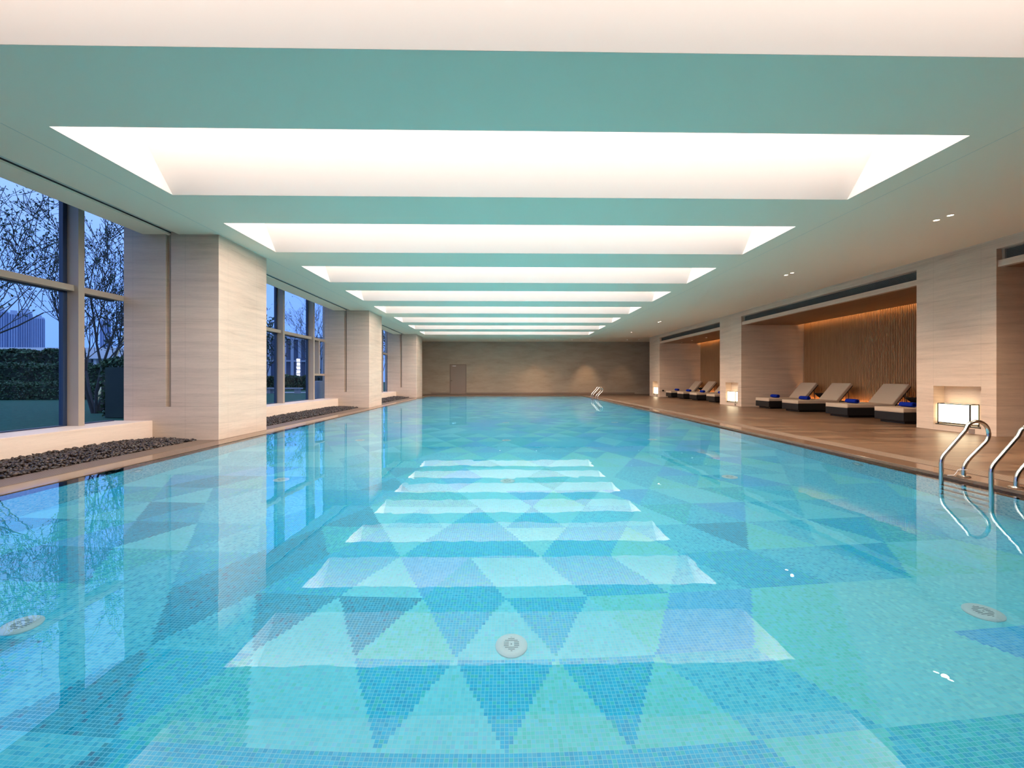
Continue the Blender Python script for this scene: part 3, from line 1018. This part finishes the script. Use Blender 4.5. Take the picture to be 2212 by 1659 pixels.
RN = ['nearest', 'second', 'third', 'fourth', 'fifth']; CN = ['left', 'centre', 'right']
for i, (x, y) in enumerate(DXY):
    lab = 'round white slotted inlet on the pool floor, %s row, %s column' % (RN[i // 3], CN[i % 3])
    if i == 0: dr.location = (x, y, -DEPTH); dr['label'] = lab
    else: dup(dr, (x, y, -DEPTH), None, lab)

def make_jet():
    t = empty('wall_inlet', (0, 0, 0))
    m = MB(); m.lathe([(.10, 0), (.10, .012), (.085, .022), (.055, .022), (.05, .012)], 28, axis='x'); m.build('rim', M['steel'], t, smooth=True)
    m = MB(); m.lathe([(.05, .010), (.045, .024), (.02, .026)], 20, axis='x'); m.build('nozzle', M['white_plastic'], t, smooth=True)
    return t
jt = make_jet(); jt['category'] = 'wall inlet'; jt['group'] = 'round wall inlets'
jl = [(XL, 6.2, 0), (XL, 13.4, 0), (XL, 20.6, 0), (XR, 6.5, PI), (XR, 10.1, PI), (XR, 13.7, PI), (XR, 17.3, PI)]
for i, (x, y, rz) in enumerate(jl):
    lab = 'round steel inlet in the %s pool wall, %s from the camera' % ('left' if x < 0 else 'right', ['nearest', 'second', 'third', 'nearest', 'second', 'third', 'fourth'][i])
    if i == 0: jt.location = (x, y, -.55); jt['label'] = lab
    else: dup(jt, (x, y, -.55), rz, lab)

for i, y in enumerate((4.72, 9.2, 14.0)):
    g = empty('floor_grate', (5.02, y, -DEPTH), **dict(label='square teal grate on the pool floor beside the right wall, ' + ['nearest, under the ladder', 'second from the camera', 'farthest'][i], cat='grate', group='square floor grates'))
    m = MB(); m.box(-.13, .13, -.13, .13, 0, .012); m.build('cover', M['teal_plastic'], g, bevel=.004)
    m = MB()
    for k in range(7): m.box(-.10, .10, -.105 + k * .033, -.093 + k * .033, .012, .015)
    m.build('slots', M['teal_plastic'], g)

# ------------------------------------------------------------------ downlights
def make_down(lit, mat):
    t = empty('downlight', (0, 0, 0))
    m = MB(); m.lathe([(.055, 0), (.056, -.006), (.045, -.008), (.042, .0)], 24); m.build('trim_ring', M['plaster'], t, smooth=True)
    m = MB(); m.lathe([(.001, -.004), (.041, -.004), (.041, -.003)], 24); m.build('lamp', mat, t)
    return t
dl_b = make_down(True, M['lamp_disc']); dl_d = None
first = True
def add_spot(x, y, z, power, ang, col=(1.0, .72, .48), aim=None, blend=.9):
    L = bpy.data.lights.new('downlight_and_fill_beam', 'SPOT')
    L.energy = power; L.color = col; L.spot_size = math.radians(ang); L.spot_blend = blend; L.shadow_soft_size = .05
    o = bpy.data.objects.new('downlight_and_fill_beam', L); C.objects.link(o); o.location = (x, y, z)
    if aim:
        d = Vector(aim) - Vector((x, y, z)); o.rotation_euler = d.to_track_quat('-Z', 'Y').to_euler()
pairs = [(7.62, 7.55), (7.63, 7.32), (7.6, 11.62), (7.6, 11.38), (7.62, 21.4), (7.62, 21.15), (7.64, 26.1)]
pl = ['farther of the nearest pair over the right deck', 'nearer of the nearest pair over the right deck', 'farther of the second pair over the right deck', 'nearer of the second pair over the right deck',
      'farther of the third pair over the right deck', 'nearer of the third pair over the right deck', 'single one over the deck beyond the third pair']
dl_b['category'] = 'downlight'; dl_b['group'] = 'downlights over the right deck'
for i, (x, y) in enumerate(pairs):
    lab = 'round recessed white downlight, ' + pl[i]
    if i == 0: dl_b.location = (x, y, HC); dl_b['label'] = lab
    else: dup(dl_b, (x, y, HC), None, lab)
for x, y, p in ((7.6, 3.3, 90), (7.62, 7.4, 75), (7.6, 11.5, 55), (7.62, 16.3, 40), (7.62, 21.3, 60), (7.64, 26.1, 50)):  # deck beams; first is added out-of-frame fill, fourth also lacks a fixture
    add_spot(x, y, HC - .03, p * 8.5, 130, (1.0, .70, .46))
dw = dup(dl_b, (0, 31.3, HC), None, 'x'); dw['group'] = 'downlight row along the far wall'
dl_d = make_down(False, M['lamp_dim']); dl_d['category'] = 'downlight'; dl_d['group'] = 'downlight row along the far wall'
WX = [-1.72, -.33, .99, 2.28, 3.55, 4.86, 6.17, 7.5, 8.86, 10.0]
DIM = {0, 2, 7}
ordn = ['first', 'second', 'third', 'fourth', 'fifth', 'sixth', 'seventh', 'eighth', 'ninth', 'tenth']
fb, fd = True, True
for i, x in enumerate(WX):
    lab = '%s round recessed downlight along the far wall, %s from the door' % ('dim' if i in DIM else 'bright', ordn[i])
    src = dl_d if i in DIM else dw
    f0 = fd if i in DIM else fb
    zz = HC if x < CXR else HC
    if f0: src.location = (x if i < 9 else 9.6, 31.3, HC); src['label'] = lab
    else: dup(src, (x if i < 9 else 9.7, 31.3, HC), None, lab)
    if i in DIM: fd = False
    else: fb = False
for x, p in ((-1.7, 60), (.99, 90), (2.28, 240), (3.55, 90), (6.17, 330), (8.86, 90)):
    add_spot(x, 31.3, HC - .03, p, 50, (1.0, .62, .34), aim=(x, 32.75, 0.4))
aw = [(10.98, 26.8), (10.98, 25.3), (10.98, 23.5)]
for i, (x, y) in enumerate(aw):
    o = dup(dl_d, (x, y, ZB0), None, 'small downlight in the wooden ceiling of the farther alcove, %s from the far wall' % ordn[i])
    o['group'] = 'downlights in the wooden alcove ceiling'

# ------------------------------------------------------------------ door in the far wall
d = empty('door_1', (-3.52, YW, DR)); d['kind'] = 'structure'
m = MB(); w = .63
m.box(-w, -w + .075, -.03, 0, 0, 2.25); m.box(w - .075, w, -.03, 0, 0, 2.25); m.box(-w + .075, w - .075, -.03, 0, 2.175, 2.25)
m.build('door_frame', M['door_frame'], d)
m = MB(); m.box(-w + .08, w - .08, -.018, -.002, .01, 2.17); m.build('door_leaf', M['door'], d)
m = MB(); m.tube([(-.50, -.02, 1.02), (-.50, -.06, 1.02), (-.40, -.06, 1.02)], .009, 8); m.lathe([(.024, -.022), (.024, -.018)], 16, (-.50, 0, 1.02), axis='y')
m.build('door_handle', M['steel'], d)
m = MB(); m.box(-.42, -.16, -.05, -.018, 2.10, 2.145); m.build('door_closer', M['white_plastic'], d)

# ------------------------------------------------------------------ garden beyond the glass
def garden():
    R = random.Random(11)
    m = MB(); m.quad((-120, -40, -.02), (-7.65, -40, -.02), (-7.65, 160, -.02), (-120, 160, -.02))
    m.build('lawn', M['lawn'], fix=False, kind='structure')

    def hedge(x0, y0, x1, y1, w, z0, z1, n, leaf, label, seed):
        rr = np.random.RandomState(seed)
        L = math.hypot(x1 - x0, y1 - y0); ux, uy = (x1 - x0) / L, (y1 - y0) / L
        t = rr.rand(n) * L; s = (rr.rand(n) - .5) * w; h = rr.rand(n)
        # keep leaves on the outside shell
        side = rr.rand(n)
        s = np.where(side < .5, np.sign(s) * w * (.42 + .10 * rr.rand(n)), s)
        z = np.where(side < .5, z0 + h * (z1 - z0), z1 - .12 * rr.rand(n))
        bump = .10 * np.sin(t * 2.1 + seed) + .07 * np.sin(t * 5.3)
        z = z + bump * ((z - z0) / (z1 - z0))
        P = np.stack([x0 + ux * t - uy * s, y0 + uy * t + ux * s, z], 1)
        tag(leafmesh('hedge', P, leaf, rr, M['hedge'], core=(x0, y0, x1, y1, w * .66, z0, z1 - .2)), label, 'hedge')

    def leafmesh(name, P, leaf, rr, mat, core=None, parent=None):
        n = len(P)
        a = rr.normal(size=(n, 3)); a /= np.linalg.norm(a, axis=1)[:, None]
        b = np.cross(a, rr.normal(size=(n, 3))); b /= np.linalg.norm(b, axis=1)[:, None]
        sz = leaf * rr.uniform(.6, 1.3, n)[:, None]
        v = np.stack([P - a * sz, P + b * sz * .45, P + a * sz, P - b * sz * .45], 1).reshape(-1, 3)
        verts = v.tolist(); faces = (np.arange(n * 4).reshape(-1, 4)).tolist()
        if core:
            x0, y0, x1, y1, w, z0, z1 = core
            L = math.hypot(x1 - x0, y1 - y0); ux, uy = (x1 - x0) / L * w / 2, (y1 - y0) / L * w / 2
            k = len(verts)
            for z in (z0, z1):
                verts += [(x0 - uy, y0 + ux, z), (x0 + uy, y0 - ux, z), (x1 + uy, y1 - ux, z), (x1 - uy, y1 + ux, z)]
            faces += [[k, k + 1, k + 2, k + 3], [k + 4, k + 5, k + 6, k + 7], [k, k + 1, k + 5, k + 4], [k + 1, k + 2, k + 6, k + 5], [k + 2, k + 3, k + 7, k + 6], [k + 3, k, k + 4, k + 7]]
        me = bpy.data.meshes.new(name); me.from_pydata(verts, [], faces); me.materials.append(mat); me.update()
        at = me.attributes.new('leaf_shade', 'FLOAT', 'FACE')
        at.data.foreach_set('value', np.concatenate([rr.rand(n), np.zeros(len(faces) - n)]).astype(np.float32))
        o = bpy.data.objects.new(name, me); C.objects.link(o)
        if parent: o.parent = parent
        return o

    def tree(loc, label, seed, height, spread, stems, leaf, nleaf, lean=0.25, depth=4, twigs=3, leaf_low=.25, kinds='tree'):
        rr = random.Random(seed); nr = np.random.RandomState(seed)
        t = empty('tree', loc, **dict(label=label, cat='tree'))
        m = MB(); tips = []
        def branch(p, d, L, r, lev):
            pts = [p]; rs = [r]; n = 4
            for i in range(n):
                d = (d + Vector((rr.uniform(-1, 1), rr.uniform(-1, 1), rr.uniform(-.5, .7))) * .16).normalized()
                pts.append(pts[-1] + d * L / n); rs.append(max(.0075, r * (1 - .55 * (i + 1) / n)))
            m.tube([tuple(q) for q in pts], rs, 5 if lev > 1 else 7, cap=False)
            if lev >= depth - 2:
                for i in range(1, n + 1):
                    tips.append((pts[i], pts[i] - pts[i - 1]))
            if lev < depth:
                for k in range(twigs if lev else twigs + 1):
                    i = rr.randint(1, n) if lev else rr.randint(2, n)
                    ax = Vector((rr.uniform(-1, 1), rr.uniform(-1, 1), rr.uniform(-.15, .8))).normalized()
                    nd = (d * .75 + ax * spread).normalized()
                    branch(pts[i], nd, L * rr.uniform(.52, .78), rs[i] * .68, lev + 1)
        for s in range(stems):
            a = 2 * PI * s / stems + rr.uniform(-.4, .4)
            d = Vector((math.cos(a) * lean, math.sin(a) * lean, 1)).normalized()
            branch(Vector((math.cos(a) * .08 * (stems > 1), math.sin(a) * .08 * (stems > 1), -.05)), d, height * rr.uniform(.42, .52), .055 if stems > 1 else .09, 0)
        m.build('trunk', M['bark'], t, fix=False, smooth=True)
        idx = nr.randint(0, len(tips), nleaf)
        P = np.array([tips[i][0][:] for i in idx]) + nr.normal(0, leaf * 1.1, (nleaf, 3))
        P = P[P[:, 2] > height * leaf_low * .4]
        leafmesh('leaves', P, leaf, nr, M['leaf'], parent=t)
        return t

    # seen through the nearest window
    tree((-14.4, 15.6, 0), 'dense many-stemmed tree right of the nearest mullion', 3, 7.0, .60, 6, .045, 4200, .30, 4, 3)
    tree((-20.5, 16.4, 0), 'slender tree with drooping twigs left in the nearest window', 8, 9.5, .9, 2, .07, 1500, .30, 4, 3)
    tree((-13.6, 10.2, 0), 'fine-leaved tree at the left end of the nearest window', 21, 6.4, .8, 2, .045, 1000, .28, 4, 3)
    tree((-27.5, 34.5, 0), 'leafy small tree behind the hedge in the nearest window', 5, 8.0, .8, 3, .10, 2400, .3, 4, 3)
    # seen through the second window
    tree((-17.5, 25.0, 0), 'broad-leaved tree at the near side of the second window', 6, 6.8, .85, 3, .12, 1500, .3, 4, 3)
    tree((-21.0, 38.0, 0), 'round-leaved small tree in the middle of the second window', 9, 7.5, .7, 2, .16, 800, .22, 3, 3)
    tree((-18.5, 43.5, 0), 'bare upright tree at the far side of the second window', 14, 9.5, .5, 5, .06, 900, .2, 4, 3)
    tree((-16.5, 56.0, 0), 'dark tree seen through the sliver of the third window', 17, 8, .8, 3, .12, 2500, .25, 4, 3)

    hedge(-44.0, 25.5, -19.5, 26.5, 1.6, 0, .95, 22000, .075, 'low clipped hedge at the edge of the lawn', 2)
    hedge(-46.0, 29.5, -20.5, 30.5, 2.0, 0, 2.15, 22000, .10, 'taller hedge behind the low clipped hedge', 4)
    hedge(-44.0, 33.5, -33.0, 34.0, 1.8, 0, 3.3, 9000, .13, 'tall round shrub mass behind the hedges at left', 12)
    hedge(-12.0, 13.6, -11.2, 17.5, 1.1, 0, 1.75, 15000, .075, 'dark shrub bank below the many-stemmed tree', 6)
    hedge(-30.0, 46.8, -14.0, 48.5, 1.6, 0, 1.5, 14000, .11, 'clipped hedge beyond the second window', 7)

    # stone bench and path beyond the second window
    b = empty('garden_bench', (-18.2, 36.2, 0), 1.45, **dict(label='long low grey stone bench beyond the second window', cat='bench'))
    m = MB(); m.box(-.3, .3, -1.5, 1.5, .34, .46); m.build('seat', M['concrete'], b)
    for y in (-1.2, 1.2):
        m = MB(); m.box(-.22, .22, y - .15, y + .15, -.02, .34); m.build('leg', M['concrete'], b)
    m = MB(); m.quad((-40, 37.4, -.01), (-13, 37.4, -.01), (-13, 40, -.01), (-40, 40, -.01)); m.build('path', M['concrete'], fix=False, kind='structure')
    p = MB(); p.lathe([(.19, -.02), (.20, 1.0), (.18, 1.08), (.14, 1.1)], 20, (-8.55, 20.2, 0))
    tag(p.build('planter', M['concrete'], smooth=True), 'tall grey cylindrical planter outside the far end of the second window', 'planter')
    m = MB(); m.tube([(-17.3, 18.6, -.02), (-16.6, 19.4, 3.3)], .05, 8)
    tag(m.build('tree_stake', M['bamboo'], smooth=True), 'pale leaning timber stake beside the many-stemmed tree', 'stake')

    # white pavilion with colonnade
    pv = empty('pavilion', (-40, 44, 0), math.radians(-90), **dict(label='long white pavilion with slatted parapet behind the hedge', cat='building'))
    m = MB(); m.box(-2, 2, -17, 14, 3.2, 4.3); m.build('parapet', M['pavilion'], pv)
    m = MB(); m.box(-2, 1.2, -17, 14, 1.0, 1.5); m.build('plinth', M['pavilion'], pv)
    m = MB()
    for i in range(40): m.box(1.2, 1.5, -17 + i * .78, -16.7 + i * .78, 1.5, 3.2)
    m.build('colonnade', M['pavilion'], pv)
    m = MB(); m.box(-2, .6, -17, 14, 1.5, 3.2); m.build('glazing', M['tower_glass'], pv)
    pv.location = (-47, 46.0, 0)

    # apartment towers far behind
    def tower(x, y, w, h, label, seed):
        rr = random.Random(seed)
        b = empty('apartment_tower', (x, y, 0), math.radians(40), **dict(label=label, cat='tower', group='apartment towers on the skyline'))
        m = MB(); m.box(-w / 2, w / 2, -w / 2, w / 2, 0, h); m.box(-w / 4, w / 4, -w / 4, w / 4, h, h + 3); m.build('wall', M['tower'], b)
        m = MB(); n = 5
        for i in range(n):
            c = -w / 2 + (i + .5) * w / n
            m.box(c - w * .055, c + w * .055, -w / 2 - .25, w / 2 + .25, 2, h - 2)
            m.box(-w / 2 - .25, w / 2 + .25, c - w * .055, c + w * .055, 2, h - 2)
        m.build('window_bands', M['tower_glass'], b)
    for i, (px, dist, w, h, lab) in enumerate(((2, 420, 8, 66, 'leftmost'), (30, 520, 10, 78, 'second from the left'), (56, 450, 8, 69, 'third from the left'), (84, 600, 10, 84, 'fourth from the left'), (228, 520, 9, 70, 'behind the many-stemmed tree'))):
        u = px - 1106
        vx, vy = u + 16, 940 - u * 16 / 940
        k = dist / vy
        tower(vx * k, vy * k, w, h, 'pale blue-lit apartment tower on the skyline, ' + lab, i)

    # office block with fins, and the lit vertical sign on it
    ob = empty('office_block', (-50, 98, 0), math.radians(27), **dict(label='office block with tall vertical fins beyond the second window', cat='building'))
    m = MB(); m.box(-22, 22, 0, 10, 0, 10.5); m.build('wall', M['tower_glass'], ob)
    m = MB()
    for i in range(30): m.box(-22 + i * 1.5, -21.4 + i * 1.5, -.9, 0, .3, 10)
    m.build('fins', M['tower'], ob)
    m = MB(); m.box(-22.2, 22.2, -.8, 0, 10, 10.8); m.box(-22.2, 22.2, -.7, 0, 5.0, 5.35); m.build('roof_edge', M['tower'], ob)
garden()

# lit vertical sign: illegible stacked glyph strokes
def sign():
    s = empty('lit_sign', (-25.2, 53.6, 0), math.radians(25), **dict(label='tall glowing white vertical sign with stacked characters beyond the second window', cat='sign'))
    m = MB(); m.box(-.28, .28, 0, .06, 1.3, 3.75); m.build('panel', M['tower_glass'], s)
    m = MB(); m.box(-.04, .04, .06, .14, 0, 3.6); m.build('post', M['metal_black'], s)
    R = random.Random(5)
    for k in range(5):
        zc = 1.55 + k * .47
        m = MB()
        for i in range(4):
            z = zc - .16 + i * .105
            m.box(-.22 + R.uniform(0, .08), .22 - R.uniform(0, .08), -.02, 0, z, z + .045)
        for i in range(3):
            x = -.16 + i * .15
            m.box(x, x + .045, -.02, 0, zc - .18 + R.uniform(0, .06), zc + .18)
        m.build('character', M['sign_glow'], s)
sign()
